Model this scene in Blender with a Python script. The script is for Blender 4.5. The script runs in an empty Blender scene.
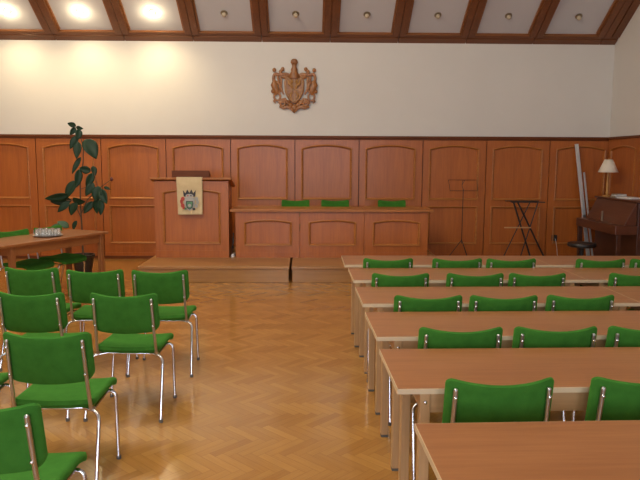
import bpy, bmesh, math, random
from mathutils import Vector, Matrix
random.seed(7)
C = bpy.context.scene
COL = C.collection
PI = math.pi

# ------------------------------------------------------------------ mesh builder
class MB:
    def __init__(s):
        s.v = []; s.f = []; s.m = []; s.cur = 0
    def add(s, verts, faces):
        o = len(s.v); s.v += [tuple(p) for p in verts]
        for f in faces:
            s.f.append([i + o for i in f]); s.m.append(s.cur)
        return s
    def box(s, x0, x1, y0, y1, z0, z1):
        return s.add([(x0,y0,z0),(x1,y0,z0),(x1,y1,z0),(x0,y1,z0),(x0,y0,z1),(x1,y0,z1),(x1,y1,z1),(x0,y1,z1)],
              [(0,3,2,1),(4,5,6,7),(0,1,5,4),(1,2,6,5),(2,3,7,6),(3,0,4,7)])
    def hexa(s, lo, hi):
        """eight corners: four of the lower ring, four of the upper ring, both counter-clockwise"""
        return s.add(list(lo)+list(hi), [(0,3,2,1),(4,5,6,7),(0,1,5,4),(1,2,6,5),(2,3,7,6),(3,0,4,7)])
    def tube(s, pts, r, n=10, taper=None, flat=1.0):
        pts = [Vector(p) for p in pts]; rings = []
        up = Vector((0,0,1))
        t0 = (pts[1]-pts[0]).normalized()
        a = t0.cross(up)
        if a.length < 1e-3: a = t0.cross(Vector((1,0,0)))
        a.normalize()
        vs = []
        for i, p in enumerate(pts):
            if i == 0: t = pts[1]-pts[0]
            elif i == len(pts)-1: t = pts[-1]-pts[-2]
            else: t = (pts[i+1]-p).normalized() + (p-pts[i-1]).normalized()
            t.normalize()
            a = (a - t*a.dot(t)); a.normalize()
            b = t.cross(a)
            rr = r if taper is None else r*taper[i]
            for k in range(n):
                th = 2*PI*k/n
                vs.append(p + a*(math.cos(th)*rr) + b*(math.sin(th)*rr*flat))
        fs = []
        for i in range(len(pts)-1):
            for k in range(n):
                k2 = (k+1) % n
                fs.append((i*n+k, i*n+k2, (i+1)*n+k2, (i+1)*n+k))
        fs.append(tuple(range(n-1,-1,-1))); fs.append(tuple((len(pts)-1)*n+k for k in range(n)))
        return s.add(vs, fs)
    def lathe(s, prof, n=24, c=(0,0,0)):
        """prof: list of (radius, z) from bottom to top"""
        vs = []; fs = []
        for r, z in prof:
            for k in range(n):
                th = 2*PI*k/n
                vs.append((c[0]+r*math.cos(th), c[1]+r*math.sin(th), c[2]+z))
        for i in range(len(prof)-1):
            for k in range(n):
                k2 = (k+1) % n
                fs.append((i*n+k, i*n+k2, (i+1)*n+k2, (i+1)*n+k))
        fs.append(tuple(range(n-1,-1,-1))); fs.append(tuple((len(prof)-1)*n+k for k in range(n)))
        return s.add(vs, fs)
    def prism(s, poly, y0, y1):
        """poly in XZ, counter-clockwise seen from -Y, extruded from y0 (front) to y1 (back)"""
        n = len(poly)
        vs = [(x,y0,z) for x,z in poly] + [(x,y1,z) for x,z in poly]
        fs = [tuple(range(n)), tuple(range(2*n-1,n-1,-1))]
        for i in range(n):
            j = (i+1) % n
            fs.append((i, i+n, j+n, j))
        return s.add(vs, fs)
    def sweep(s, path, prof, closed=True):
        """profile (out, up) swept round a path in the XZ plane; out is measured inwards from the path, up towards -Y"""
        n = len(path); m = len(prof); vs = []
        P = [Vector((x,z)) for x,z in path]
        for i in range(n):
            a = P[(i-1) % n]; b = P[i]; c = P[(i+1) % n]
            d1 = (b-a).normalized(); d2 = (c-b).normalized()
            n1 = Vector((-d1.y, d1.x)); n2 = Vector((-d2.y, d2.x))
            nn = (n1+n2); nn.normalize()
            k = 1/max(0.3, nn.dot(n1))
            for o, u in prof:
                q = b + nn*(o*k)
                vs.append((q.x, -u, q.y))
        fs = []
        for i in range(n):
            j = (i+1) % n
            for k in range(m-1):
                fs.append((i*m+k, j*m+k, j*m+k+1, i*m+k+1))
        return s.add(vs, fs)
    def ellipsoid(s, c, rx, ry, rz, n=12, m=8):
        vs = []; fs = []
        for i in range(m+1):
            ph = -PI/2 + PI*i/m
            for k in range(n):
                th = 2*PI*k/n
                vs.append((c[0]+rx*math.cos(ph)*math.cos(th), c[1]+ry*math.cos(ph)*math.sin(th), c[2]+rz*math.sin(ph)))
        for i in range(m):
            for k in range(n):
                k2 = (k+1) % n
                fs.append((i*n+k, i*n+k2, (i+1)*n+k2, (i+1)*n+k))
        return s.add(vs, fs)
    def xform(s, M, start=0):
        s.v[start:] = [tuple(M @ Vector(p)) for p in s.v[start:]]
        return s
    def build(s, name, mats, parent=None, smooth=False, bevel=0, seg=2, kind=None):
        me = bpy.data.meshes.new(name)
        me.from_pydata(s.v, [], s.f); me.update()
        if not isinstance(mats, (list, tuple)): mats = [mats]
        for m in mats: me.materials.append(m)
        for p, mi in zip(me.polygons, s.m): p.material_index = mi
        bm = bmesh.new(); bm.from_mesh(me)
        bmesh.ops.remove_doubles(bm, verts=bm.verts, dist=1e-6)
        bmesh.ops.recalc_face_normals(bm, faces=bm.faces)
        bm.to_mesh(me); bm.free()
        if smooth:
            me.polygons.foreach_set('use_smooth', [True]*len(me.polygons))
            me.set_sharp_from_angle(angle=math.radians(40))
        o = bpy.data.objects.new(name, me); COL.objects.link(o)
        if parent: o.parent = parent
        if bevel:
            b = o.modifiers.new('bevel', 'BEVEL'); b.width = bevel; b.segments = seg
            b.limit_method = 'ANGLE'; b.angle_limit = math.radians(50)
        if kind: o['kind'] = kind
        return o

def thing(name, label, cat, loc=(0,0,0), rz=0, group=None):
    o = bpy.data.objects.new(name, None); COL.objects.link(o)
    o.empty_display_size = .1
    o.location = loc; o.rotation_euler = (0,0,rz); o['label'] = label; o['category'] = cat
    if group: o['group'] = group
    return o
def tag(o, label, cat, group=None):
    o['label'] = label; o['category'] = cat
    if group: o['group'] = group
    return o
def dup(root, loc, rz, label, group=None):
    r = root.copy(); COL.objects.link(r); r.location = loc; r.rotation_euler = (0,0,rz)
    r['label'] = label
    if group: r['group'] = group
    for ch in list(root.children):
        c = ch.copy(); COL.objects.link(c); c.parent = r
        for g in list(ch.children):
            d = g.copy(); COL.objects.link(d); d.parent = c
    return r
def arc(cx, cy, r, a0, a1, n):
    return [(cx+r*math.cos(a0+(a1-a0)*i/n), cy+r*math.sin(a0+(a1-a0)*i/n)) for i in range(n+1)]
def rounded(pts, r, n=5):
    """round the corners of a 3-D polyline"""
    P = [Vector(p) for p in pts]; out = [P[0]]
    for i in range(1, len(P)-1):
        a = (P[i-1]-P[i]); b = (P[i+1]-P[i])
        d = min(r, a.length*.48, b.length*.48)
        p0 = P[i]+a.normalized()*d; p1 = P[i]+b.normalized()*d
        for k in range(n+1):
            t = k/n
            out.append(p0*(1-t)**2 + P[i]*2*t*(1-t) + p1*t*t)
    out.append(P[-1]); return out

# ------------------------------------------------------------------ materials
def new_mat(name, rgb=(.8,.8,.8), rough=.5, metal=0, spec=.5, coat=0, sheen=0):
    m = bpy.data.materials.new(name); m.use_nodes = True
    b = m.node_tree.nodes['Principled BSDF']
    b.inputs['Base Color'].default_value = (*rgb, 1); b.inputs['Roughness'].default_value = rough
    b.inputs['Metallic'].default_value = metal; b.inputs['Specular IOR Level'].default_value = spec
    b.inputs['Coat Weight'].default_value = coat; b.inputs['Coat Roughness'].default_value = .25
    b.inputs['Sheen Weight'].default_value = sheen
    return m
class NT:
    def __init__(s, m):
        s.t = m.node_tree; s.n = s.t.nodes; s.l = s.t.links; s.b = s.n['Principled BSDF']
    def node(s, typ, **kw):
        q = s.n.new(typ)
        for k, v in kw.items(): setattr(q, k, v)
        return q
    def put(s, sock, v):
        if isinstance(v, bpy.types.NodeSocket): s.l.new(v, sock)
        else: sock.default_value = v
    def math(s, op, a, b=None, c=None):
        q = s.node('ShaderNodeMath', operation=op)
        s.put(q.inputs[0], a)
        if b is not None: s.put(q.inputs[1], b)
        if c is not None: s.put(q.inputs[2], c)
        return q.outputs[0]
    def mix(s, f, a, b):
        q = s.node('ShaderNodeMix', data_type='RGBA')
        s.put(q.inputs[0], f)
        s.put(q.inputs[6], a if isinstance(a, bpy.types.NodeSocket) else (*a,1))
        s.put(q.inputs[7], b if isinstance(b, bpy.types.NodeSocket) else (*b,1))
        return q.outputs[2]
    def noise(s, vec, scale, detail=3, rough=.55):
        q = s.node('ShaderNodeTexNoise')
        q.inputs['Scale'].default_value = scale; q.inputs['Detail'].default_value = detail; q.inputs['Roughness'].default_value = rough
        if vec is not None: s.l.new(vec, q.inputs['Vector'])
        return q.outputs['Fac']
    def mapped(s, src, sc, loc=(0,0,0)):
        q = s.node('ShaderNodeMapping'); q.inputs['Scale'].default_value = sc; q.inputs['Location'].default_value = loc
        s.l.new(src, q.inputs['Vector']); return q.outputs[0]
    def ramp(s, f, lo, hi):
        q = s.node('ShaderNodeMapRange'); q.inputs[1].default_value = lo; q.inputs[2].default_value = hi
        s.l.new(f, q.inputs[0]); return q.outputs[0]
    def bump(s, h, strength, dist=.002):
        q = s.node('ShaderNodeBump'); q.inputs['Strength'].default_value = strength; q.inputs['Distance'].default_value = dist
        s.l.new(h, q.inputs['Height']); s.l.new(q.outputs[0], s.b.inputs['Normal'])
def wood(name, light, dark, grain='z', rough=.4, coat=.2, fine=60, spec=.5):
    m = new_mat(name, light, rough, spec=spec, coat=coat); t = NT(m)
    src = t.node('ShaderNodeTexCoord').outputs['Object']
    k = {'x':(.06,1,1),'y':(1,.06,1),'z':(1,1,.06)}[grain]
    a = t.noise(t.mapped(src, k), fine, 4, .6)
    k2 = {'x':(.15,1,1),'y':(1,.15,1),'z':(1,1,.15)}[grain]
    b = t.noise(t.mapped(src, k2, (3.1,1.7,.4)), 6, 2)
    f = t.math('ADD', t.math('MULTIPLY', t.ramp(a,.35,.65), .6), t.math('MULTIPLY', t.ramp(b,.3,.7), .4))
    t.l.new(t.mix(f, dark, light), t.b.inputs['Base Color'])
    return m
def fabric(name, a, b, sheen=.3, scale=900):
    m = new_mat(name, a, .95, spec=.15, sheen=sheen); t = NT(m)
    t.b.inputs['Sheen Tint'].default_value = (*[min(1,c*3) for c in b],1)
    src = t.node('ShaderNodeTexCoord').outputs['Object']
    f = t.noise(src, scale, 2); g = t.noise(src, 18, 3)
    ff = t.math('ADD', t.math('MULTIPLY', t.ramp(f,.3,.7), .55), t.math('MULTIPLY', t.ramp(g,.3,.7), .45))
    t.l.new(t.mix(ff, a, b), t.b.inputs['Base Color'])
    t.bump(f, .25, .001)
    return m

M = {}
M['panel'] = wood('panel_veneer', (.46,.135,.022), (.34,.092,.015), 'z', .36, .15, 45, .45)
M['panel_h'] = wood('rail_veneer', (.46,.135,.022), (.34,.092,.015), 'x', .42, .06, 45, .35)
M['mould'] = wood('moulding_wood', (.46,.175,.040), (.32,.11,.024), 'x', .4, .08, 45, .35)
M['cap'] = wood('cap_wood', (.17,.05,.014), (.11,.03,.009), 'x', .5, 0, 45, .25)
M['gap'] = new_mat('panel_gap', (.05,.02,.01), .8)
M['beam'] = wood('ceiling_wood', (.21,.07,.02), (.13,.04,.012), 'x', .42, .15, 40)
M['beam_v'] = wood('ceiling_wood_rafter', (.21,.07,.02), (.13,.04,.012), 'y', .42, .15, 40)
M['lip'] = wood('ceiling_lip', (.32,.12,.03), (.22,.075,.02), 'x', .4, .2, 40)
M['table'] = wood('table_laminate', (.38,.158,.054), (.285,.107,.034), 'x', .36, .15, 55)
M['edge'] = new_mat('beech_edge_band', (.62,.47,.29), .5)
M['beech'] = wood('beech_leg', (.55,.33,.15), (.44,.25,.105), 'z', .45, .1, 45)
M['beech_x'] = wood('beech_apron', (.55,.33,.15), (.44,.25,.105), 'x', .45, .1, 45)
M['left_table'] = wood('left_table_wood', (.36,.14,.045), (.26,.09,.028), 'x', .34, .2, 45)
M['left_leg'] = wood('left_table_leg', (.33,.13,.045), (.24,.085,.028), 'z', .4, .1, 45)
M['podium'] = wood('podium_wood', (.42,.215,.066), (.32,.15,.044), 'x', .34, .2, 25)
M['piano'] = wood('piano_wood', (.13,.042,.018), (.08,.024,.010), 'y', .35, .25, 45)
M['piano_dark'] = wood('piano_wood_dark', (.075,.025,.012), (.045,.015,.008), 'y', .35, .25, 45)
M['carved'] = wood('carved_wood', (.40,.155,.030), (.17,.055,.012), 'z', .42, .2, 30)
M['carved_light'] = wood('carved_wood_pale', (.50,.25,.055), (.28,.12,.026), 'z', .42, .2, 30)
M['green'] = fabric('green_upholstery', (.026,.122,.014), (.054,.200,.026))
M['green_seat'] = M['green']
M['chrome'] = new_mat('chrome', (.72,.72,.74), .16, 1)
M['steel'] = new_mat('brushed_steel', (.55,.55,.56), .35, 1)
M['rubber'] = new_mat('grey_rubber', (.12,.11,.10), .8, spec=.2)
M['black'] = new_mat('black_metal', (.012,.012,.013), .4)
M['blackpad'] = new_mat('black_vinyl', (.015,.014,.014), .35)
M['leaf'] = new_mat('rubber_plant_leaf', (.010,.036,.016), .5, spec=.3)
M['leafpale'] = new_mat('rubber_plant_leaf_pale', (.04,.10,.05), .45, spec=.4)
M['stem'] = new_mat('plant_stem', (.10,.06,.03), .7)
M['bud'] = new_mat('plant_bud', (.12,.03,.03), .5)
M['pot'] = new_mat('dark_pot', (.03,.022,.018), .5)
M['soil'] = new_mat('soil', (.03,.02,.012), .95)
M['cloth'] = fabric('cream_cloth', (.60,.47,.27), (.70,.57,.35), .1, 600)
M['red'] = new_mat('emblem_red', (.50,.08,.06), .8)
M['grey'] = new_mat('emblem_grey', (.42,.42,.40), .8)
M['ink'] = new_mat('emblem_black', (.05,.05,.06), .8)
M['egreen'] = new_mat('emblem_green', (.10,.25,.14), .8)
M['shade'] = fabric('lamp_shade_cloth', (.80,.74,.62), (.88,.82,.70), 0, 500)
M['brass'] = wood('lamp_stem_wood', (.60,.32,.07), (.45,.22,.05), 'z', .35, .3, 40)
M['paper'] = new_mat('paper', (.75,.74,.72), .8)
M['bookcover'] = new_mat('book_cover', (.35,.28,.20), .7)
M['alu'] = new_mat('aluminium', (.62,.64,.66), .42, .55)
M['white_plastic'] = new_mat('white_plastic', (.8,.8,.8), .4)
M['cable'] = new_mat('black_cable', (.02,.02,.022), .5)
M['bulb_off'] = new_mat('frosted_bulb', (.50,.42,.30), .3)
M['fitting'] = new_mat('bronze_fitting', (.34,.28,.20), .4, .7)
M['winframe'] = new_mat('window_frame', (.7,.68,.64), .5)
def glow(name, col, s):
    m = bpy.data.materials.new(name); m.use_nodes = True; n = m.node_tree.nodes; n.clear()
    e = n.new('ShaderNodeEmission'); o = n.new('ShaderNodeOutputMaterial')
    e.inputs[0].default_value = (*col,1); e.inputs[1].default_value = s
    m.node_tree.links.new(e.outputs[0], o.inputs[0]); return m
M['bulb_on'] = glow('lit_bulb', (1,.78,.42), 60)
gl = new_mat('drinking_glass', (.95,.97,.97), .03); gl.node_tree.nodes['Principled BSDF'].inputs['Transmission Weight'].default_value = .85
M['glass'] = gl
# plaster
def plaster(name, rgb):
    m = new_mat(name, rgb, .85, spec=.2); t = NT(m)
    src = t.node('ShaderNodeTexCoord').outputs['Object']
    n1 = t.noise(src, 1.3, 3); n2 = t.noise(src, 120, 2)
    t.l.new(t.mix(t.ramp(n1,.3,.7), tuple(c*.96 for c in rgb), rgb), t.b.inputs['Base Color'])
    t.bump(n2, .15, .002); return m
M['plaster'] = plaster('wall_plaster', (.72,.70,.665))
M['ceil'] = plaster('ceiling_panel_white', (.61,.61,.635))
# herringbone parquet
def parquet():
    m = new_mat('herringbone_parquet', (.4,.2,.07), .25, spec=.5, coat=.35); t = NT(m)
    t.b.inputs['Coat Roughness'].default_value = .16
    sep = t.node('ShaderNodeSeparateXYZ'); t.l.new(t.node('ShaderNodeTexCoord').outputs['Object'], sep.inputs[0])
    x, y = sep.outputs[0], sep.outputs[1]
    w, n = .055, 5
    k = 1/(math.sqrt(2)*w)
    u = t.math('ADD', t.math('MULTIPLY', t.math('ADD', x, y), k), 500.0)
    v = t.math('ADD', t.math('MULTIPLY', t.math('SUBTRACT', x, y), k), 500.0)
    i = t.math('FLOOR', u); j = t.math('FLOOR', v)
    q = t.math('FLOORED_MODULO', t.math('SUBTRACT', i, j), 2.0*n)
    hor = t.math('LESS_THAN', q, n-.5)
    hi = t.math('SUBTRACT', i, q)                                             # start cell of a plank lying along u
    vj = t.math('SUBTRACT', j, t.math('SUBTRACT', 2.0*n-1, q))              # start cell of a plank lying along v
    def sel(a, b): return t.math('ADD', t.math('MULTIPLY', hor, a), t.math('MULTIPLY', t.math('SUBTRACT', 1.0, hor), b))
    ida = sel(hi, i); idb = sel(j, vj)
    al = sel(t.math('SUBTRACT', u, hi), t.math('SUBTRACT', v, vj))
    ac = sel(t.math('SUBTRACT', v, j), t.math('SUBTRACT', u, i))
    cv = t.node('ShaderNodeCombineXYZ'); t.put(cv.inputs[0], ida); t.put(cv.inputs[1], idb); t.put(cv.inputs[2], hor)
    wn = t.node('ShaderNodeTexWhiteNoise', noise_dimensions='3D'); t.l.new(cv.outputs[0], wn.inputs['Vector'])
    rnd = wn.outputs['Value']
    gv = t.node('ShaderNodeCombineXYZ')
    t.put(gv.inputs[0], t.math('MULTIPLY', al, .10)); t.put(gv.inputs[1], t.math('MULTIPLY', ac, 1.4)); t.put(gv.inputs[2], t.math('MULTIPLY', rnd, 40.0))
    g = t.ramp(t.noise(gv.outputs[0], 4, 4), .3, .7)
    f = t.math('ADD', t.math('ADD', t.math('MULTIPLY', rnd, .50), t.math('MULTIPLY', g, .30)), t.math('MULTIPLY', t.math('SUBTRACT', 1.0, hor), .20))  # planks along v lightened: their direction-dependent sheen is put into the colour
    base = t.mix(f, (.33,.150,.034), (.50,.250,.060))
    e1 = t.math('MINIMUM', ac, t.math('SUBTRACT', 1.0, ac)); e2 = t.math('MINIMUM', al, t.math('SUBTRACT', float(n), al))
    e = t.ramp(t.math('MINIMUM', e1, e2), .0, .035)
    base = t.mix(e, (.25,.115,.028), base)
    t.l.new(base, t.b.inputs['Base Color'])
    t.l.new(t.math('ADD', t.math('MULTIPLY', rnd, .06), .15), t.b.inputs['Roughness'])
    return m
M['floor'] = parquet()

# ------------------------------------------------------------------ the room
XL, XR, YB, YR = -6.0, 5.0, 10.74, -3.6
ZW, TAN, ZC = 3.557, .65, 5.2
YS = YB-(ZC-ZW)/TAN                    # where the slope meets the flat ceiling
def struct(name, mb, mats, **kw):
    return mb.build(name, mats, kind='structure', **kw)
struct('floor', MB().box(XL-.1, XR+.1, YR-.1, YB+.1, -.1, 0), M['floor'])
struct('wall_back', MB().box(XL-.1, XR+.1, YB, YB+.15, 0, ZW+.2), M['plaster'])
def side_poly():
    return [(YR-.15,0),(YB+.15,0),(YB+.15,ZW),(YB,ZW),(YS,ZC),(YR-.15,ZC)]
def side_wall(name, x0, x1):
    p = side_poly(); n = len(p)
    v = [(x0,a,b) for a,b in p]+[(x1,a,b) for a,b in p]
    f = [tuple(range(n)), tuple(range(2*n-1,n-1,-1))]+[(i,i+n,(i+1)%n+n,(i+1)%n) for i in range(n)]
    struct(name, MB().add(v,f), M['plaster'])
side_wall('wall_right', XR, XR+.15)
side_wall('wall_left', XL-.15, XL)
# rear wall with its windows (behind the camera)
WIN = [(-4.4,-2.8),(-1.7,.1),(.7,2.5)]
WZ0, WZ1 = .95, 3.05
mb = MB(); xs = [XL]+[a for w in WIN for a in w]+[XR]
for k in range(0, len(xs), 2): mb.box(xs[k], xs[k+1], YR-.15, YR, 0, ZC)
for a, b in WIN: mb.box(a, b, YR-.15, YR, 0, WZ0); mb.box(a, b, YR-.15, YR, WZ1, ZC)
struct('wall_rear', mb, M['plaster'])
for k, (a, b) in enumerate(WIN):
    f = MB()
    f.box(a,a+.07,YR-.11,YR-.04,WZ0,WZ1).box(b-.07,b,YR-.11,YR-.04,WZ0,WZ1)
    f.box(a+.07,b-.07,YR-.11,YR-.04,WZ0,WZ0+.07).box(a+.07,b-.07,YR-.11,YR-.04,WZ1-.07,WZ1)
    m_ = (a+b)/2
    f.box(m_-.04,m_+.04,YR-.11,YR-.04,WZ0+.07,WZ1-.07)
    struct('window_%d' % (k+1), f, M['winframe'])
# ceiling: flat part and slope
c = MB().box(XL-.15, XR+.15, YR-.15, YS+.2, ZC, ZC+.12)
th = math.atan(TAN); ca, sa = math.cos(th), math.sin(th)
# slope frame: (x, v up the slope from the wall line, w below the panel surface)
SL = Matrix(((1,0,0,0),(0,-ca,-sa,YB),(0,sa,-ca,ZW),(0,0,0,1)))
LS = (YB-YS)/ca
q = MB().box(XL-.15, XR+.15, -.2, LS, -.12, 0).xform(SL)
c.add(q.v, q.f)
struct('ceiling', c, M['ceil'])
RAF = [.38+1.09*k for k in range(-5,5)]        # rafter centres
tr = [0]
def trim(mb, mats, **kw):
    tr[0] += 1
    return struct('trim_%d' % tr[0], mb, mats, **kw)
# cornice at the foot of the slope, one board per bay
mb = MB(); ed = [XL]+RAF+[XR]
for a, b in zip(ed[:-1], ed[1:]):
    mb.box(a+.003, b-.003, -.03, .085, 0, .045)
    mb.box(a+.003, b-.003, .085, .140, 0, .036)
trim(mb.xform(SL), M['beam'], bevel=.006)
trim(MB().box(XL, XR, .140, .166, 0, .035).xform(SL), M['lip'], bevel=.004)
for i, x in enumerate(RAF):
    x1 = min(x+.135, XR-.001)
    mb = MB()
    mb.box(x-.105, x-.004, .16, LS-.15, 0, .07); mb.box(x+.004, min(x+.105,XR), .16, LS-.15, 0, .07)
    mb.box(x-.004, x+.004, .16, LS-.15, 0, .05)
    mb.cur = 1
    mb.box(x-.135, x-.105, .19, LS-.15, 0, .035); mb.box(x+.105, x1, .19, LS-.15, 0, .035)
    trim(mb.xform(SL), [M['beam_v'], M['lip']], bevel=.004)
trim(MB().box(RAF[-1]+.135, XR, .14, LS-.15, 0, .05).xform(SL), M['beam_v'], bevel=.004)
for a in (1.32, 2.6):
    mb = MB()
    for x0, x1 in zip(RAF[:-1], RAF[1:]): mb.box(x0+.135, x1-.135, a, a+.22, 0, .065)
    trim(mb.xform(SL), M['beam'], bevel=.004)

# ------------------------------------------------------------------ framed panelling
def field_path(x0, x1, z0, z1, rise=0, n=14):
    """counter-clockwise seen from the front (-Y): bottom left, bottom right, up, arch back"""
    p = [(x0,z0),(x1,z0)]
    if rise <= 0: return p+[(x1,z1),(x0,z1)]
    for i in range(n+1):
        t = i/n; x = x1+(x0-x1)*t
        p.append((x, z1+rise*(1-(2*t-1)**2)))
    return p
MOULD = [(0,0),(0,.016),(.010,.020),(.020,.016),(.030,.004),(.034,-.010),(.034,-.016)]
def framed(mb, x0, x1, z0, z1, fields, t=.035, rec=.012, y=0):
    """stiles, rails, recessed fields and a moulding round each; front face at y, back at y+t. slots: 0 veneer, 1 moulding"""
    st = len(mb.v)
    fx0, fx1 = fields[0][0], fields[0][1]
    mb.cur = 0
    mb.box(x0, fx0, 0, t, z0, z1); mb.box(fx1, x1, 0, t, z0, z1)
    zs = z0
    for k, (a, b, c0, c1, rise) in enumerate(fields):
        # rail below this field; its lower edge follows the arch of the field below
        top = c0
        if k == 0: poly = [(a,zs),(b,zs),(b,top),(a,top)]
        else:
            pr = fields[k-1]; low = field_path(a, b, 0, pr[3], pr[4])[2:]
            poly = low[::-1]+[(b,top),(a,top)]
        mb.prism(poly, 0, t)
        mb.prism(field_path(a, b, c0, c1, rise), rec, t)
    a, b, c0, c1, rise = fields[-1]
    low = field_path(a, b, 0, c1, rise)[2:]
    mb.prism(low[::-1]+[(b,z1),(a,z1)], 0, t)
    mb.cur = 1
    for a, b, c0, c1, rise in fields:
        mb.sweep(field_path(a, b, c0, c1, rise), MOULD)
    mb.cur = 0
    if y:
        for i in range(st, len(mb.v)):
            p = mb.v[i]; mb.v[i] = (p[0], p[1]+y, p[2])
    return mb
BW = 1.047
def bay_mesh(w):
    g = .006
    mb = framed(MB(), g, w-g, .10, 1.985, [(.105,w-.115,.25,.885,0),(.105,w-.115,.985,1.825,.06)], t=.036)
    mb.box(g, w-g, -.006, .036, .012, .10)
    return mb
bay = bay_mesh(BW)
tr[0] += 1
bay0 = bay.build('trim_%d' % tr[0], [M['panel'], M['mould']], kind='structure', bevel=0)
SEAM = [-.185+BW*k for k in range(-5,5)]       # left edges of the bays on the end wall
first = True
def place_bay(x, y, rz):
    global first
    if first: o = bay0; first = False
    else:
        tr[0] += 1; o = bay0.copy(); o.name = 'trim_%d' % tr[0]; COL.objects.link(o)
    o.location = (x,y,0); o.rotation_euler = (0,0,rz)
yf = YB-.04
for x in SEAM:
    if x+BW <= XR+.07: place_bay(x, yf, 0)
place_bay(SEAM[0]-BW+.0, yf, 0)
yy = YB-.05
while yy-BW > YR:
    place_bay(XR-.04, yy, -PI/2); place_bay(XL+.04, yy-BW, PI/2); yy -= BW
# dark ground behind the gaps, cap rail along the top, kick strip along the foot
trim(MB().box(XL, XR, YB-.004, YB, 0, 1.98).box(XR-.004, XR, YR, YB, 0, 1.98).box(XL, XL+.004, YR, YB, 0, 1.98), M['gap'])
trim(MB().box(XL, XR, YB-.062, YB, 1.985, 2.025).box(XL, XR, YB-.05, YB, 1.960, 1.985), M['cap'], bevel=.006)
trim(MB().box(XR-.062, XR, YR, YB-.062, 1.985, 2.025), M['cap'], bevel=.006)
trim(MB().box(XL, XL+.062, YR, YB-.062, 1.985, 2.025), M['cap'], bevel=.006)
def base(side, *b):
    struct('baseboard_'+side, MB().box(*b), M['cap'])
base('back', XL, XR, YB-.052, YB, 0, .05); base('right', XR-.052, XR, YR, YB-.05, 0, .05); base('left', XL, XL+.052, YR, YB-.05, 0, .05)

# ------------------------------------------------------------------ ceiling spotlights
ORD = ['first','second','third','fourth','fifth','sixth','seventh','eighth','ninth']
def spot_thing(loc_v, x, label, lit, group):
    t = thing('ceiling_spotlight', label, 'ceiling light', (0,0,0), 0, group)
    t.matrix_world = Matrix.Translation((SL @ Vector((x, loc_v, 0)))) @ Matrix.Rotation(-th, 4, 'X')
    MB().lathe([(.055,-.012),(.055,-.002),(.03,0)], 20).build('fitting_ring', M['fitting'], t, smooth=True)
    prof = [(.004,-.075)]+[(.036*math.sin(a*PI/12), -.040-.036*math.cos(a*PI/12)) for a in range(2,9)]+[(.024,-.012)]
    MB().lathe(prof, 20).build('bulb', M['bulb_on'] if lit else M['bulb_off'], t, smooth=True)
    return t
SPX = [.38+1.09*(k+.5) for k in range(-5,4)]
for k, x in enumerate(SPX):
    lit = k < 3
    lab = ('lit warm ceiling spotlight glowing, %s from the left in the sloped ceiling row' % ORD[k]) if lit else \
          ('unlit ceiling spotlight with dull bulb, %s from the left in the sloped ceiling row' % ORD[k])
    spot_thing(.545, x, lab, lit, 'ceiling spotlights in the sloped ceiling')
    if lit:
        p = SL @ Vector((x, .545, .115))
        L = bpy.data.lights.new('spot_lamp', 'POINT'); L.energy = 3.8; L.color = (1,.82,.52); L.shadow_soft_size = .04
        o = bpy.data.objects.new('spot_lamp', L); o.location = p; COL.objects.link(o)
        L = bpy.data.lights.new('spot_beam', 'SPOT'); L.energy = 60; L.color = (1,.78,.44); L.shadow_soft_size = .04
        L.spot_size = math.radians(140); L.spot_blend = 1.0
        o = bpy.data.objects.new('spot_beam', L); o.location = p; o.rotation_euler = (0,0,0); COL.objects.link(o)

# ------------------------------------------------------------------ carved crest on the wall
cr = thing('carved_crest', 'carved wooden coat of arms hanging on the white end wall', 'wall carving', (-.195, YB, 2.41))
def shield_poly(w, h, z0):
    p = []
    for t in range(0, 9):   # point to right shoulder
        a = t/8; p.append((w*(1-(1-a)**2.2), z0+h*.62*a**1.15))
    p += [(w*1.02, z0+h*.80),(w*.90, z0+h*.93),(w*1.0, z0+h)]
    p += [(w*.5, z0+h*.965),(0, z0+h*1.0)]
    return p+[(-x,z) for x,z in reversed(p[1:-1])]
mb = MB().prism(shield_poly(.160,.44,.12), -.055, 0)
sh = mb.build('shield', M['carved'], cr, bevel=.012, seg=3)
mb = MB()
mb.sweep(shield_poly(.143,.405,.14), [(0,.055),(.004,.066),(.014,.066),(.018,.055)]).build('rim', M['carved_light'], sh, smooth=True)
mb = MB()   # quartered relief on the shield
mb.box(-.006,.006,-.066,-.05,.15,.52); mb.box(-.125,.125,-.066,-.05,.335,.347)
for sx in (-1,1):
    mb.tube([(sx*.02,-.058,.36),(sx*.045,-.066,.41),(sx*.085,-.066,.44),(sx*.095,-.06,.50)], .024, 8, [.5,1.1,1,.5])
    mb.tube([(sx*.06,-.06,.42),(sx*.035,-.064,.47),(sx*.05,-.06,.51)], .022, 8, [.6,1,.5])
    for k in range(3): mb.ellipsoid((sx*(.035+.028*k),-.058,.30-.028*k), .014,.012,.026)
    mb.tube([(sx*.03,-.058,.20),(sx*.06,-.062,.235),(sx*.04,-.062,.275)], .012, 8, [.6,1,.5])
mb.build('relief', M['carved_light'], sh, smooth=True)
mb = MB()   # leafy foot below the shield
for x,z,a_,b_ in ((0,.06,.05,.06),(-.06,.10,.045,.045),(.06,.10,.045,.045),(0,.015,.022,.04),(-.10,.145,.04,.04),(.10,.145,.04,.04)): mb.ellipsoid((x,-.03,z), a_,.024,b_)
mb.build('foot_leaf', M['carved'], cr, smooth=True)
mb = MB()   # helmet and the figure on top
mb.lathe([(.075,.52),(.085,.55),(.07,.60),(.05,.63),(.055,.66),(.036,.70),(.036,.735),(.05,.75),(.03,.76)], 18, (0,-.035,0))
mb.ellipsoid((0,-.035,.79), .055,.04,.042); mb.ellipsoid((-.03,-.045,.775), .03,.03,.024); mb.ellipsoid((.03,-.045,.775), .03,.03,.024)
mb.tube([(-.075,-.05,.555),(0,-.085,.565),(.075,-.05,.555)], .010, 8)
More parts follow.
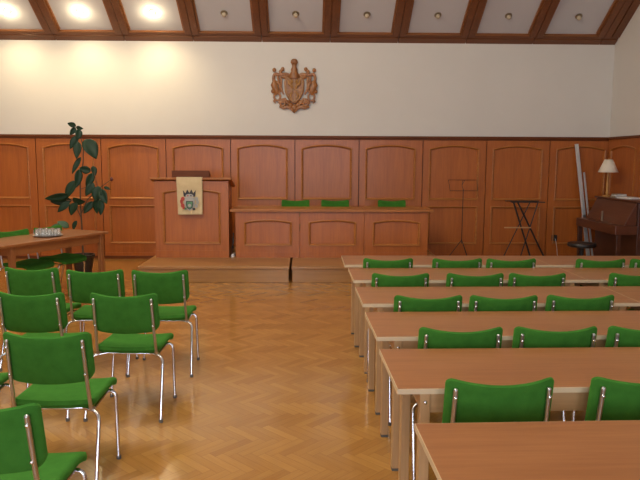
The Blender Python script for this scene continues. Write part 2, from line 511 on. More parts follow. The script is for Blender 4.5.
mb.xform(Matrix.Diagonal((1,.55,1,1)))
mb.xform(Matrix.Translation((0,-.032,0)))
mb.build('helmet', M['carved'], cr, smooth=True)
for sx in (-1,1):
    mb = MB()
    def T(pts, r, tp): mb.tube([(sx*x,-.028+dy,z) for x,dy,z in pts], r, 8, tp)
    # upper scroll
    T(rounded([(.06,0,.56),(.13,-.012,.60),(.19,-.016,.575),(.235,-.01,.63),(.19,0,.66)], .05), .024, None)
    T(rounded([(.19,-.005,.58),(.26,-.01,.58),(.31,-.012,.60),(.335,-.01,.55),(.335,-.005,.50),(.31,0,.43)], .05), .023, None)
    # big hanging leaf
    T([(.315,0,.49),(.325,-.015,.42),(.30,-.02,.36),(.285,-.016,.31),(.30,-.012,.26)], .055, [.5,1,.95,.75,.35])
    T([(.30,0,.47),(.25,-.012,.45),(.225,-.01,.40),(.235,-.005,.34)], .026, [.6,1,1,.4])
    T([(.22,0,.55),(.21,-.01,.48),(.215,-.01,.40),(.20,-.005,.33),(.17,0,.27)], .017, [1,1,1,1,.7])
    # lower rings and curls
    T(arc3 := [(.275+.05*math.cos(a), -.008, .235+.062*math.sin(a)) for a in [k*PI/8 for k in range(17)]], .017, None)
    T([(.225,0,.33),(.25,-.012,.31),(.28,-.01,.30)], .022, [.7,1,.6])
    T([(.30,0,.19),(.33,-.006,.165),(.30,0,.13)], .018, [1,1,.5])
    T([(.19+.055*(1-k/22)*math.cos(.6*k), -.010-.001*k, .125+.055*(1-k/22)*math.sin(.6*k)) for k in range(16)], .020, None)
    T([(.24,0,.08),(.17,-.01,.06),(.11,-.012,.075),(.05,-.008,.05),(.02,0,.0)], .026, [.6,1,1,.9,.4])
    T([(.22,-.002,.19),(.15,-.014,.20),(.11,-.02,.14),(.06,-.02,.10)], .022, [.6,1,1,.5])
    for cx, cz in ((.32,.655),(.185,.67),(.345,.32)):
        mb.ellipsoid((sx*cx,-.03,cz), .030,.03,.034)
    T([(.10,0,.565),(.15,-.01,.545),(.20,-.01,.55)], .034, [.7,1,.6])
    T([(.27,-.01,.60),(.26,-.014,.52),(.245,-.012,.47)], .020, [.5,1,.8])
    mb.xform(Matrix.Translation((0,-.022,0)) @ Matrix.Diagonal((1,.55,1,1)))
    mb.build('mantling', M['carved'], cr, smooth=True)

# ------------------------------------------------------------------ podium
def podium(x0, x1, label):
    t = thing('podium', label, 'podium', ((x0+x1)/2, 8.63, 0), 0, 'podium platforms')
    w = (x1-x0)/2
    MB().box(-w, w, -.015, 2.045, .175, .215).build('deck', M['podium'], t, bevel=.006)
    MB().box(-w+.01, w-.01, 0, 2.04, 0, .175).build('riser', M['podium'], t, bevel=.004)
    return t
podium(-2.25, -.225, 'low wooden podium section under the lectern, left of the seam')
podium(-.195, 1.95, 'low wooden podium section under the long desk, right of the seam')
ZP = .215

# ------------------------------------------------------------------ lectern
YL = 9.43
lx0, lx1 = -2.19, -1.125
t = thing('lectern', 'tall panelled wooden lectern with a cream banner hung on its front', 'lectern', ((lx0+lx1)/2, YL, ZP))
w = (lx1-lx0)/2
mb = framed(MB(), -w, w, .10, 1.11, [(-w+.115,w-.115,.195,.955,.045)], t=.03)
mb.box(-w, w, -.008, .03, 0, .10)
mb.build('front_panel', [M['panel'], M['mould']], t)
for s in (-1,1):
    x = s*(w-.0125)
    MB().hexa([(x-.0125,.031,0),(x+.0125,.031,0),(x+.0125,.45,0),(x-.0125,.45,0)],[(x-.0125,.031,1.115),(x+.0125,.031,1.115),(x+.0125,.45,1.015),(x-.0125,.45,1.015)]).build('side_panel', M['panel'], t)
MB().hexa([(-w-.05,-.05,1.135),(w+.05,-.05,1.135),(w+.05,.50,1.008),(-w-.05,.50,1.008)],[(-w-.05,-.05,1.165),(w+.05,-.05,1.165),(w+.05,.50,1.038),(-w-.05,.50,1.038)]).build('top', M['mould'], t, bevel=.005)
MB().box(-w+.03, w-.03, .05, .42, .60, .62).build('shelf', M['panel_h'], t)
rb = thing('book_rest', 'small sloped wooden book rest standing on the lectern top', 'book rest', (-1.66, YL, ZP))
mb = MB()
mb.hexa([(-.27,-.03,1.164),(.27,-.03,1.164),(.27,.27,1.095),(-.27,.27,1.095)],[(-.27,-.03,1.265),(.27,-.03,1.265),(.27,.27,1.13),(-.27,.27,1.13)])
mb.build('body', M['cap'], rb, bevel=.006)
MB().box(-.27,.27,.255,.275,1.10,1.155).build('ledge', M['mould'], rb, bevel=.004)
# banner: one cloth over the top edge, its emblem printed on it
bn = thing('banner', 'cream cloth banner with a painted crest hanging over the lectern front', 'banner', (-1.672, YL, ZP))
mb = MB(); NX, NZ = 16, 30
path = [(.10,1.137),(-.035,1.169),(-.053,1.160),(-.056,1.13)]+[(-.056-.004*math.sin(k*.5), 1.13-.0178*k) for k in range(1,29)]
vs = []; fs = []
for j, (y, z) in enumerate(path):
    for i in range(NX+1):
        u = i/NX-.5
        dz = max(0, 1.13-z)
        vs.append((u*(.37-.03*dz)+.008*dz, y-dz*.014*(math.sin(u*17+.4)+.6*math.sin(u*31)), z+.012*dz*u))
for j in range(len(path)-1):
    for i in range(NX):
        a = j*(NX+1)+i; fs.append((a, a+1, a+NX+2, a+NX+1))
o = mb.add(vs, fs).build('cloth', M['cloth'], bn, smooth=True)
so = o.modifiers.new('thick','SOLIDIFY'); so.thickness = .004; so.offset = 0
mb = MB(); yE = -.078
def blob(cx, cz, rx, rz, slot, y=yE, n=16):
    mb.cur = slot; mb.prism([(cx+rx*math.cos(2*PI*k/n), cz+rz*math.sin(2*PI*k/n)) for k in range(n)], y, y+.002)
def poly(p, slot, y=yE): mb.cur = slot; mb.prism(p, y, y+.002)
mat_em = [M['grey'], M['ink'], M['red'], M['egreen']]
poly([(0,.655),(.05,.69),(.075,.76),(.07,.85),(-.07,.85),(-.075,.76),(-.05,.69)], 0)
poly([(.0,.675),(.04,.70),(.055,.76),(.05,.80),(-.05,.80),(-.055,.76),(-.04,.70)], 1, yE-.001)
poly([(0,.69),(.03,.71),(.042,.76),(.04,.79),(-.04,.79),(-.042,.76),(-.03,.71)], 3, yE-.002)
blob(0,.735,.024,.022,0,yE-.003)
poly([(-.08,.862),(.08,.862),(.092,.955),(.055,.91),(.03,.965),(0,.915),(-.03,.965),(-.055,.91),(-.092,.955)], 1, yE-.001)
blob(0,.875,.055,.026,0,yE-.002); blob(-.022,.875,.011,.009,2,yE-.003); blob(.022,.875,.011,.009,1,yE-.003)
for k, (x,z,a,b) in enumerate([(-.095,.83,.028,.03),(-.115,.79,.02,.035),(-.10,.735,.026,.03),(-.085,.70,.02,.02)]): blob(x,z,a,b,2)
for x,z,a,b in [(.10,.83,.024,.03),(.115,.785,.02,.03),(.095,.73,.022,.028)]: blob(x,z,a,b,0)
blob(-.06,.69,.022,.016,3); blob(.06,.685,.022,.016,1)
mb.build('emblem', mat_em, bn).location.z = .03

# ------------------------------------------------------------------ long desk on the podium
dx0, dx1 = -1.03, 1.785
t = thing('podium_desk', 'long panelled wooden desk on the podium with three arched front panels', 'desk', ((dx0+dx1)/2, YL, ZP))
w = (dx1-dx0)/2; bw = 2*w/3
for k in range(3):
    a = -w+k*bw
    mb = framed(MB(), a+.004, a+bw-.004, .08, .665, [(a+.125,a+bw-.115,.17,.525,.035)], t=.03)
    mb.box(a+.004, a+bw-.004, -.006, .03, 0, .08)
    mb.build('front_panel', [M['panel'], M['mould']], t)
for s in (-1,1):
    MB().box(s*w-(.026 if s>0 else 0), s*w+(0 if s>0 else .026), .031, .48, 0, .665).build('side_panel', M['panel'], t)
MB().box(-w-.075, w+.075, -.04, .53, .67, .71).build('top', M['mould'], t, bevel=.006)

# ------------------------------------------------------------------ green chairs
def pad(x0, x1, z_lo, z_hi, yc, thick, rx, nx=22, nz=10):
    """cushion: columns along x between rounded corners; yc(s,t) centre surface; returns MB"""
    mb = MB(); w = (x1-x0)/2; cx = (x0+x1)/2
    us = [-math.cos(PI*i/nx) for i in range(nx+1)]
    us = [u*.5+(u**3)*.0+.5*math.sin(u*PI/2) for u in us]
    vs = []; 
    def pt(i, j, side):
        s = us[i]; x = cx+s*w
        d = w-abs(s*w)
        def cut(r): return r-math.sqrt(max(0, r*r-(r-d)**2)) if d < r else 0
        hi = z_hi(s)-cut(rx[1]); lo = z_lo(s)+cut(rx[0])
        tt = .5-.5*math.cos(PI*j/nz); z = lo+(hi-lo)*tt
        e = min(d/.02, 1, min(tt, 1-tt)*(hi-lo)/.02)
        h = thick*.5*math.sqrt(max(0, 1-(1-max(0,min(1,e)))**2))
        return (x, yc(s, tt)+side*h, z)
    n1 = nz+1
    for side in (-1,1):
        for i in range(nx+1):
            for j in range(n1): vs.append(pt(i,j,side))
    N = (nx+1)*n1; fs = []
    for i in range(nx):
        for j in range(nz):
            a = i*n1+j
            fs.append((a,a+n1,a+n1+1,a+1)); fs.append((N+a,N+a+1,N+a+n1+1,N+a+n1))
    return mb.add(vs, fs)
def make_chair(label, group):
    t = thing('green_chair', label, 'chair', (0,0,0), 0, group)
    bk = pad(-.215, .215, lambda s: .545+.012*s*s, lambda s: .793+.024*s*s, lambda s,tt: .045*s*s-.010+.035*(1-tt), .030, (.055,.030))
    bk.build('backrest', M['green'], t, smooth=True)
    # seat: the same cushion laid flat, its front edge rolling down
    st = pad(-.205, .205, lambda s: .06, lambda s: .475, lambda s,tt: 0, .045, (.035,.045))
    st.v = [(x, z, .425+y+.012*abs(x/.2)**2-.034*max(0,(z-.36)/.115)**2) for x,y,z in st.v]
    st.build('seat', M['green_seat'], t, smooth=True)
    for sx in (-1,1):
        p = MB().tube(rounded([(sx*.182,-.001,.772),(sx*.186,.034,.545),(sx*.190,.062,.398),(sx*.188,.11,.392)], .03), .0095, 10)
        p.ellipsoid((sx*.182,-.001,.772), .0095,.0095,.008)
        po = p.build('back_post', M['steel'], t, smooth=True)
        for z, y in ((.742,-.0085),(.60,.0135)):
            MB().ellipsoid((sx*.1835, y, z), .0075,.006,.0075, 8, 6).build('bolt', M['chrome'], po, smooth=True)
    for sx in (-1,1):
        for pts in ([(sx*.24,-.06,.012),(sx*.232,.055,.392),(sx*.14,.095,.400)], [(sx*.222,.365,.012),(sx*.205,.405,.378),(sx*.12,.395,.378)]):
            lg = MB().tube(rounded(pts, .055, 7), .0105, 10).build('leg', M['chrome'], t, smooth=True)
            x, y, z = pts[0]
            MB().lathe([(.0125,0),(.0125,.018),(.0108,.022)], 10, (x, y+.002, 0)).build('foot_cap', M['rubber'], lg, smooth=True)
    fr = MB().tube([(-.14,.095,.400),(.14,.095,.400)], .0105, 10).tube([(-.12,.395,.378),(.12,.395,.378)], .0105, 10)
    for sx in (-1,1): fr.tube([(sx*.188,.10,.392),(sx*.165,.395,.380)], .009, 8)
    fr.build('seat_frame', M['chrome'], t, smooth=True)
    return t
GL, GR, GT, GD = 'chairs on the left of the aisle', 'chairs tucked under the rows of tables', 'chairs at the side table', 'chairs behind the podium desk'
CH = [
 # x, y, turn in degrees, z, label, group
 (-1.135,2.16,-3,0,'green upholstered chair nearest the camera, cut by the bottom left corner',GL),
 (-1.262,3.08,-1,0,'green chair second from the camera along the left side of the aisle',GL),
 (-1.149,4.01,-3,0,'green chair third from the camera along the left side of the aisle',GL),
 (-1.111,4.86,0,0,'green chair at the far end of the left aisle column, nearest the podium',GL),
 (-1.742,4.04,-3,0,'green chair left of the third aisle chair, behind the second aisle chair',GL),
 (-1.607,4.88,2,0,'green chair left of the far aisle chair, standing before the side table end',GL),
 (-2.13,4.98,-5,0,'green chair furthest left in the far row, before the side table with glasses',GL),
 (-1.86,3.17,0,0,'green chair at the left edge of the photo, only a seat corner showing low down',GL),
 (-2.40,4.12,0,0,'green chair at the left photo edge, a sliver of seat behind the nearer one',GL),
]
rows = {1:[(.705,5.465),(1.30,5.46),(1.765,5.455),(2.54,5.45),(3.01,5.45)], 2:[(.705,4.73),(1.265,4.73),(1.735,4.735),(2.50,4.745)],
        3:[(.765,3.94),(1.24,3.94),(1.73,3.95)], 4:[(.786,3.165),(1.275,3.175),(1.764,3.185)], 5:[(.757,2.395),(1.335,2.41)]}
rowl = {1:'farthest table row', 2:'second farthest table row', 3:'middle table row', 4:'fourth table row from the podium', 5:'fifth table row from the podium'}
for r, lst in rows.items():
    for k, (x, y) in enumerate(lst):
        pos = 'first' if k == 0 else ORD[k]
        CH.append((x, y, (1,0,0,.5,1.5)[r-1], 0, 'green chair tucked under the %s, %s chair from the aisle' % (rowl[r], pos), GR))
al = (-.435,-.90); pe = (-.90,.435); FR = (-2.47,8.13)     # side table axes: along towards the camera, across towards the left
tt = math.atan2(-.90,-.435)
for a, lab in ((.37,'green chair tucked under the far end of the side table, facing the aisle'),(.88,'green chair tucked under the side table, nearer the left photo edge')):
    CH.append((FR[0]+al[0]*a+pe[0]*.66, FR[1]+al[1]*a+pe[1]*.66, math.degrees(math.atan2(-pe[1],-pe[0]))-90, 0, lab, GT))
for x, y, lab in ((-.163,10.02,'left'),(.446,10.02,'middle'),(1.318,10.02,'right')):
    CH.append((x, y, 180, ZP, 'green chair behind the long podium desk, the %s one of three' % lab, GD))
ch0 = None
for x, y, a, z, lab, grp in CH:
    if ch0 is None:
        ch0 = make_chair(lab, grp); ch0.location = (x,y,z); ch0.rotation_euler = (0,0,math.radians(a))
    else: dup(ch0, (x,y,z), math.radians(a), lab, grp)

# ------------------------------------------------------------------ rows of tables
def make_table(label, group, L=1.8, D=.55, H=.74):
    """origin: floor under the front left corner; runs along +X, back edge at +Y"""
    t = thing('school_table', label, 'table', (0,0,0), 0, group)
    e = .0025
    tp = MB().box(e, L-e, e, D-e, H-.022, H).build('tabletop', M['table'], t)
    b = MB().box(0, L, 0, e, H-.023, H-.0006).box(0, L, D-e, D, H-.023, H-.0006).box(0, e, e, D-e, H-.023, H-.0006).box(L-e, L, e, D-e, H-.023, H-.0006)
    b.build('edge_band', M['edge'], tp)
    for x in (.115, L-.115):
        for y in (.034, .46):
            lg = MB().box(x-.022, x+.022, y-.022, y+.022, .014, H-.022).build('leg', M['beech'], t, bevel=.005)
            MB().box(x-.020, x+.020, y-.020, y+.020, 0, .014).build('foot_pad', M['rubber'], lg)
            if y < .2: MB().ellipsoid((x, y-.024, H-.062), .009,.006,.009, 10, 6).build('bolt', M['chrome'], lg, smooth=True)
    za, zb = H-.108, H-.022
    MB().box(.138, L-.138, .022, .042, za, zb).build('apron', M['beech_x'], t)
    MB().box(.138, L-.138, .455, .475, za, zb).build('apron', M['beech_x'], t)
    for x in (.115, L-.115): MB().box(x-.010, x+.010, .058, .436, za, zb).build('apron', M['beech_x'], t)
    return t
GTB = 'wooden tables in rows on the right'
TB = [(.392,1.605,1.5,'wood laminate table nearest the camera, cut by the bottom right corner'),
      (.366,2.495,1.2,'wood laminate table in the second row from the camera, two chairs showing'),
      (.365,3.262,1.2,'wood laminate table in the third row from the camera, by the aisle'),
      (.360,4.033,.8,'wood laminate table in the fourth row from the camera, left one by the aisle'),
      (.360,4.845,.6,'wood laminate table in the fifth row from the camera, left one by the aisle'),
      (.335,5.565,0.0,'wood laminate table in the farthest row, left one by the aisle'),
      (2.1615,4.864,.6,'wood laminate table in the fifth row from the camera, right-hand one'),
      (2.1365,5.565,0.0,'wood laminate table in the farthest row, right-hand one towards the piano'),
      (2.1615,4.058,.8,'wood laminate table in the fourth row from the camera, right-hand one at the photo edge')]
tb0 = None
for x, y, a, lab in TB:
    if tb0 is None:
        tb0 = make_table(lab, GTB); tb0.location = (x,y,0); tb0.rotation_euler = (0,0,math.radians(a))
    else: dup(tb0, (x,y,0), math.radians(a), lab, GTB)

# ------------------------------------------------------------------ side table on the left, tray and glasses
rz = math.atan2(-al[1], -al[0])        # local +X runs away from the camera
t = thing('side_table', 'brown wooden table at the left with a tray of glasses on it', 'table', (FR[0],FR[1],0), rz)
L = 1.72
MB().box(-L, 0, 0, .64, .712, .74).build('tabletop', M['left_table'], t, bevel=.004)
for x in (-.09, -1.40):
    for y in (.05, .59):
        MB().box(x-.028, x+.028, y-.028, y+.028, 0, .712).build('leg', M['left_leg'], t, bevel=.005)
for y in (.05, .59): MB().box(-1.37, -.12, y-.011, y+.011, .61, .712).build('apron', M['left_table'], t)
for x in (-.09, -1.40): MB().box(x-.011, x+.011, .08, .56, .61, .712).build('apron', M['left_table'], t)
TX, TY = -3.02, 7.62
tray = thing('serving_tray', 'round silver tray holding glasses on the side table', 'tray', (TX,TY,.74))
MB().lathe([(.10,0),(.15,.004),(.165,.014),(.168,.016),(.150,.009),(.10,.006)], 32).build('plate', M['steel'], tray, smooth=True)
g0 = None
for r, (rowname, dy) in enumerate((('front',-.042),('back',.045))):
    for k in range(4):
        lab = 'clear upturned drinking glass on the tray, %s from the left in the %s row' % (ORD[k], rowname)
        loc = (TX-.105+.07*k, TY+dy, .7465)
        if g0 is None:
            g0 = MB().lathe([(.031,0),(.031,.002),(.0235,.082),(.022,.085),(.004,.085),(.004,.080),(.0205,.079),(.0285,.002),(.028,0)], 16).build('drinking_glass', M['glass'], smooth=True)
            o = g0
        else:
            o = g0.copy(); COL.objects.link(o)
        o.location = loc; tag(o, lab, 'glass', 'glasses on the tray')

# ------------------------------------------------------------------ rubber plant
PX, PY = -3.20, 9.3
pl = thing('rubber_plant', 'tall rubber plant with dark glossy leaves in a dark pot by the end wall', 'plant', (PX,PY,0))
po = MB().lathe([(.11,0),(.15,.24),(.165,.25),(.165,.28),(.145,.28),(.14,.25)], 28).build('pot', M['pot'], pl, smooth=True)
MB().lathe([(.135,.235),(.135,.252)], 24).build('soil', M['soil'], po)
def PP(zx, zy, d=0): return Vector(((zx-178)*.00298, d, 2.13-(zy-40)*.00298))
def stem(pts, r, tp=None): MB().tube([PP(*p) for p in pts], r, 8, tp).build('stem', M['stem'], pl, smooth=True)
stem([(178,666,0),(175,520,.02),(172,420,.03),(176,320,.02),(196,220,0),(203,150,-.02),(185,80,-.02),(165,48,0)], .010, [1.4,1.2,1.1,1,.8,.7,.6,.4])
stem([(173,470,.02),(215,395,-.03),(270,345,-.06),(335,300,-.08)], .008, [1,1,.9,.6])
stem([(174,350,.02),(225,330,.05),(262,360,.02),(245,265,0)], .005)
stem([(174,480,0),(150,400,-.05),(120,400,-.08)], .007)
MB().ellipsoid(PP(335,300,-.08), .022,.022,.03).build('bud', M['bud'], pl, smooth=True)
def leaf(zx, zy, ang, ln, wd, d=0, tilt=.5, pale=False):
    """ang: direction of the tip in degrees in the plane of the wall (0 right, 90 up)"""
    n = 10; vs = []; fs = []
    for i in range(n+1):
        u = i/n; hw = wd*.5*math.sin(PI*min(1,u**.8))**.8*(1-.15*u)+.0015
        for k in range(-2,3):
            q = k/2
            vs.append(((u-.5)*ln, q*hw, .18*hw*abs(q)*2-.10*ln*(u-.5)**2*2))
    for i in range(n):
        for k in range(4):
            a = i*5+k; fs.append((a,a+1,a+6,a+5))
    m = MB().add(vs, fs)
    a = math.radians(ang)
    X = Vector((math.cos(a), -.15, math.sin(a))).normalized()
    N = Vector((0,-1,0))-X*Vector((0,-1,0)).dot(X); N.normalize()
    N = Matrix.Rotation(tilt, 3, X) @ N; Y = N.cross(X)
    R = Matrix((X,Y,N)).transposed().to_4x4()
    m.xform(Matrix.Translation(PP(zx,zy,d)) @ R)
    o = m.build('leaf', M['leafpale'] if pale else M['leaf'], pl, smooth=True)
    s = o.modifiers.new('thick','SOLIDIFY'); s.thickness = .003
S = .00298
for z in [(150,45,165,34,20,0),(150,76,235,38,20,.03),(190,62,350,30,16,-.03),(186,92,265,42,26,-.05),(156,128,240,60,28,0),(176,165,265,70,30,-.04),(242,158,300,92,56,-.06),
          (163,236,243,76,20,0),(175,297,262,76,30,-.05),(209,255,165,46,30,-.05),(241,262,285,42,22,.05),(225,305,245,62,30,-.02),(230,348,240,62,30,-.08),
          (140,350,240,86,42,-.06),(75,384,190,90,34,-.10),(86,405,185,84,34,-.02),(104,432,220,62,26,-.08),(180,401,350,56,32,-.10),(266,366,255,60,40,-.10),
          (298,380,295,66,34,-.12),(262,425,265,66,40,-.06),(286,432,270,62,26,-.14),(156,440,245,56,40,-.12),(215,435,235,60,26,-.04),(200,440,200,40,22,.06),(312,342,340,30,12,-.08)]:
    leaf(z[0], z[1], z[2], z[3]*S*1.18, z[4]*S*1.3, z[5], random.uniform(-.6,.6))
leaf(62,530,200,70*S,40*S,-.1,.9,True); leaf(95,515,150,60*S,36*S,-.05,.7,True); leaf(150,520,250,50*S,26*S,-.05,.4)

# ------------------------------------------------------------------ cables and power strip by the lectern
t = thing('power_strip', 'white power strip with black cables between lectern and desk', 'power strip', (-1.078, 9.52, ZP))
MB().box(-.022,.022,-.05,.16,0,.04).build('body', M['white_plastic'], t, bevel=.006)
for k in range(3):
    MB().tube(rounded([(-.012+.012*k,.02+.04*k,.04),(-.02+.014*k,-.02+.03*k,.12),(.016-.014*k,.0+.02*k,.22),(-.008+.006*k,.10,.34)], .05), .006, 6).build('cable', M['cable'], t, smooth=True)

# ------------------------------------------------------------------ music stand and folding stand by the end wall
t = thing('music_stand', 'thin dark wire music stand before the end wall panelling', 'music stand', (2.52, 10.38, 0))
ds = MB(); r = .004
zt, zb = 1.325, 1.155
for a, b in (((-.235,.06,zt),(.225,.06,zt)),((-.215,.0,zb),(.23,.0,zb)),((-.235,.06,zt),(-.215,.0,zb)),((.225,.06,zt),(.23,.0,zb)),((0,.06,zt),(-.02,.03,1.24)),((.03,.06,zt),(-.02,.03,1.24)),((-.02,.03,1.24),(0,.0,zb))):
    ds.tube([a,b], r, 6)
ds.build('desk_wires', M['black'], t)
MB().tube([(0,.02,.30),(0,.02,1.18)], .006, 8).build('pole', M['black'], t, smooth=True)
for k in range(3):
    a = math.radians(-70+120*k)
    MB().tube([(0,.02,.36),(.25*math.cos(a),.02+.25*math.sin(a),.008)], .006, 6).build('leg', M['black'], t, smooth=True)

t = thing('folding_stand', 'black folding trestle stand with crossed legs before the end wall', 'stand', (3.47, 10.25, 0))
for y, x0, x1, r0 in ((-.14,-.22,.12,.014),(.14,-.07,.44,.014)):
    MB().tube([(x0,y,.985),(x1,y,.012)], r0, 8).build('leg', M['black'], t, smooth=True)
for y, x0, x1 in ((-.11,.174,-.10),(.17,.15,-.283)):
    MB().tube([(x0,y,.985),(x1,y,.012)], .009, 8).build('leg', M['black'], t, smooth=True)
for y in (-.14,.14): MB().box(-.26,.27,y-.028,y+.04,.985,1.0).build('top_bar', M['black'], t, bevel=.003)
MB().box(-.36,.06,-.174,-.153,.585,.603).build('cross_bar', M['beech_x'], t, bevel=.003)['label'] = 'pale wooden cross bar'
MB().tube([(.12,-.14,.02),(.44,.14,.02)], .011, 8).build('foot_bar', M['black'], t, smooth=True)

# wall socket with its lead
t = thing('wall_socket', 'dark wall socket on the panelling between folding stand and piano', 'socket', (4.145, YB-.04, .36))
MB().box(-.045,.045,-.016,.022,-.05,.05).build('plate', M['black'], t, bevel=.006)
MB().lathe([(.02,0),(.02,.03)], 12).xform(Matrix.Rotation(PI/2,4,'X')@Matrix.Translation((0,0,.014))).build('plug', M['cable'], t, smooth=True)
MB().tube(rounded([(0,-.04,-.005),(.02,-.06,-.10),(.05,-.05,-.30),(.10,-.07,-.352)], .06), .004, 6).build('lead', M['white_plastic'], t, smooth=True)

# ------------------------------------------------------------------ piano, lamp, books, stool, poles
pn = thing('piano', 'small dark brown upright piano against the right wall', 'piano', (4.93, 9.62, 0))
y0, y1 = -.74, .58
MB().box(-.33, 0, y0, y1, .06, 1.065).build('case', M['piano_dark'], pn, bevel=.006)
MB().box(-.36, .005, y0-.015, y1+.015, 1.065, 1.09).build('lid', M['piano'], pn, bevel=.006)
# sloping music panel
mp = MB().hexa([(-.50,y0+.04,.745),(-.331,y0+.04,.745),(-.331,y1-.04,.745),(-.50,y1-.04,.745)],[(-.345,y0+.04,1.06),(-.331,y0+.04,1.06),(-.331,y1-.04,1.06),(-.345,y1-.04,1.06)]).build('music_panel', M['piano'], pn, bevel=.004)
MB().box(-.53,-.505,-.05,-.035,.75,.90).build('music_prop', M['fitting'], mp)
MB().box(-.64, -.331, y0, y1, .62, .745).build('keyboard_box', M['piano'], pn, bevel=.008)
for y in (y0, y1-.05):
    MB().hexa([(-.60,y,.0),(-.54,y,.0),(-.54,y+.05,.0),(-.60,y+.05,.0)],[(-.62,y,.62),(-.55,y,.62),(-.55,y+.05,.62),(-.62,y+.05,.62)]).build('leg', M['piano_dark'], pn, bevel=.006)
    MB().box(-.60, 0, y, y+.05, 0, .06).build('plinth', M['piano_dark'], pn)
for y in (-.05,.05): MB().box(-.42,-.33,y-.015,y+.015,.05,.065).build('pedal', M['brass'], pn, bevel=.003)

lp = thing('table_lamp', 'small lamp with cream cone shade and yellow wood stem on the piano', 'lamp', (4.70, 10.08, 1.09))
MB().lathe([(.065,0),(.065,.012),(.02,.022)], 24).build('base', M['brass'], lp, smooth=True)
MB().lathe([(.014,.018),(.020,.06),(.012,.10),(.018,.18),(.011,.26),(.013,.36),(.010,.42)], 16).build('stem', M['brass'], lp, smooth=True)
sh_ = MB(); n = 32
vs = []; fs = []
for rr, z in ((.150,.375),(.060,.572)):
    for k in range(n): vs.append((rr*math.cos(2*PI*k/n), rr*math.sin(2*PI*k/n), z))
for k in range(n): fs.append((k,(k+1)%n,n+(k+1)%n,n+k))
o = sh_.add(vs,fs).build('lamp_shade', M['shade'], lp, smooth=True)
s = o.modifiers.new('thick','SOLIDIFY'); s.thickness = .003
MB().ellipsoid((0,0,.575), .012,.012,.014).build('finial', M['brass'], lp, smooth=True)
MB().box(-.11,.11,-.15,.15,0,.022).build('sheet_music', M['paper'], None, bevel=.002)
o = bpy.data.objects['sheet_music']; o.location = (4.76,9.47,1.09); o.rotation_euler = (0,0,.15); tag(o, 'white sheet music lying flat on the near part of the piano lid', 'sheet music')
z = 1.09
for k, (m, h, w_, a, lab) in enumerate([('bookcover',.022,.10,.1,'brown book at the bottom of the small pile beside the lamp'),('paper',.018,.09,-.12,'pale book in the middle of the small pile beside the lamp'),('bookcover',.014,.085,.2,'thin brown book on top of the small pile beside the lamp')]):
    b = thing('book', lab, 'book', (4.76, 9.80, z), a, 'books on the piano')
    MB().box(-w_+.003,w_-.003,-.062,.062,.003,h-.003).build('pages', M['paper'], b)
    MB().box(-w_,w_,-.065,.065,0,.003).box(-w_,w_,-.065,.065,h-.003,h).box(-w_,-w_+.003,-.065,.065,.003,h-.003).build('cover', M[m], b)
    z += h

t = thing('piano_stool', 'round black piano stool standing in front of the piano', 'stool', (4.0, 9.27, 0))
MB().lathe([(.17,.40),(.195,.41),(.20,.435),(.19,.458),(.12,.468),(.01,.47)], 32).build('seat', M['blackpad'], t, smooth=True)
MB().lathe([(.035,.06),(.03,.12),(.05,.18),(.03,.26),(.035,.40)], 20).build('pedestal', M['black'], t, smooth=True)
for k in range(4):
    a = PI/4+PI/2*k
    MB().tube(rounded([(0,0,.13),(.12*math.cos(a),.12*math.sin(a),.10),(.19*math.cos(a),.19*math.sin(a),.014)], .05), .014, 8).build('leg', M['black'], t, smooth=True)

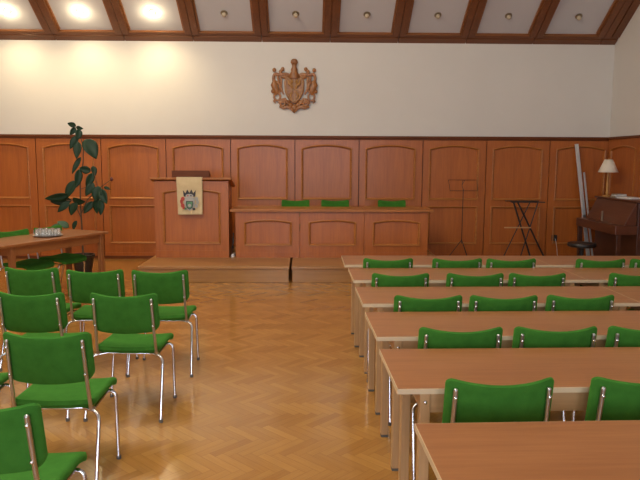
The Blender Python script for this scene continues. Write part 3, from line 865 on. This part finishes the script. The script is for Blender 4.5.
def pole(a, b, wd, label):
    a = Vector(a); b = Vector(b); d = b-a; Ln = d.length
    t = thing('leaning_pole', label, 'pole', a, 0, 'poles leaning on the end wall')
    X = d.normalized(); Yv = Vector((0,1,0)); Yv = (Yv-X*Yv.dot(X)).normalized(); Zv = X.cross(Yv)
    R = Matrix((Zv,Yv,X)).transposed().to_4x4()
    MB().box(-wd/2, wd/2, -.012, .012, 0, Ln).xform(R).build('bar', M['alu'], t, bevel=.003)
    MB().box(-wd/2-.003, wd/2+.003, -.015, .015, Ln*.02, Ln*.05).xform(R).build('end_cap', M['white_plastic'], t, bevel=.003)
    MB().box(-wd/2-.004, wd/2+.004, -.015, .015, Ln*.37, Ln*.40).xform(R).build('clamp', M['steel'], t, bevel=.003)
pole((4.60,10.36,0), (4.42,10.655,1.91), .058, 'long silver pole leaning on the end wall beside the piano')
pole((4.67,10.36,0), (4.57,10.66,1.45), .028, 'shorter thin silver pole leaning right of the long one beside the piano')

# ------------------------------------------------------------------ light
def area(name, loc, rot, sx, sy, e, col):
    L = bpy.data.lights.new(name, 'AREA'); L.shape = 'RECTANGLE'; L.size = sx; L.size_y = sy; L.energy = e; L.color = col
    o = bpy.data.objects.new(name, L); o.location = loc; o.rotation_euler = rot; COL.objects.link(o); return o
for (a, b), e in zip(WIN, (85,115,105)):      # daylight entering the rear windows
    area('window_daylight', ((a+b)/2, YR-.20, (WZ0+WZ1)/2), (PI/2,0,0), b-a-.1, WZ1-WZ0-.1, e, (.78,.86,1.0))
for x, y, e in ((-3.6,5.5,70),(-1.5,4.3,130),(-3.4,2.8,60),(-1.4,2.6,150),(-.1,2.0,70),(-1.6,7.3,80)):   # unseen warm fill lights added below the flat ceiling, without fittings
    L = bpy.data.lights.new('overhead_fill', 'POINT'); L.energy = e; L.color = (1,.88,.68); L.shadow_soft_size = .3
    o = bpy.data.objects.new('overhead_fill', L); o.location = (x,y,ZC-.25); COL.objects.link(o)
w = bpy.data.worlds.new('sky'); C.world = w; w.use_nodes = True
w.node_tree.nodes['Background'].inputs[0].default_value = (.75,.85,1,1); w.node_tree.nodes['Background'].inputs[1].default_value = 1.0

# ------------------------------------------------------------------ camera
cam = bpy.data.cameras.new('camera'); cam.sensor_width = 36; cam.lens = 36*650/640; cam.clip_start = .05
co = bpy.data.objects.new('camera', cam); COL.objects.link(co)
R = Matrix.Rotation(-math.atan(14/650),4,'Z') @ Matrix.Rotation(PI/2-math.atan(81/650),4,'X') @ Matrix.Rotation(math.radians(.25),4,'Z')
co.matrix_world = Matrix.Translation((0,0,1.65)) @ R
C.camera = co
C.view_settings.view_transform = 'Standard'; C.view_settings.look = 'None'; C.view_settings.gamma = 1
C.view_settings.use_curve_mapping = False; C.view_settings.exposure = -.08
C.cycles.max_bounces = 8
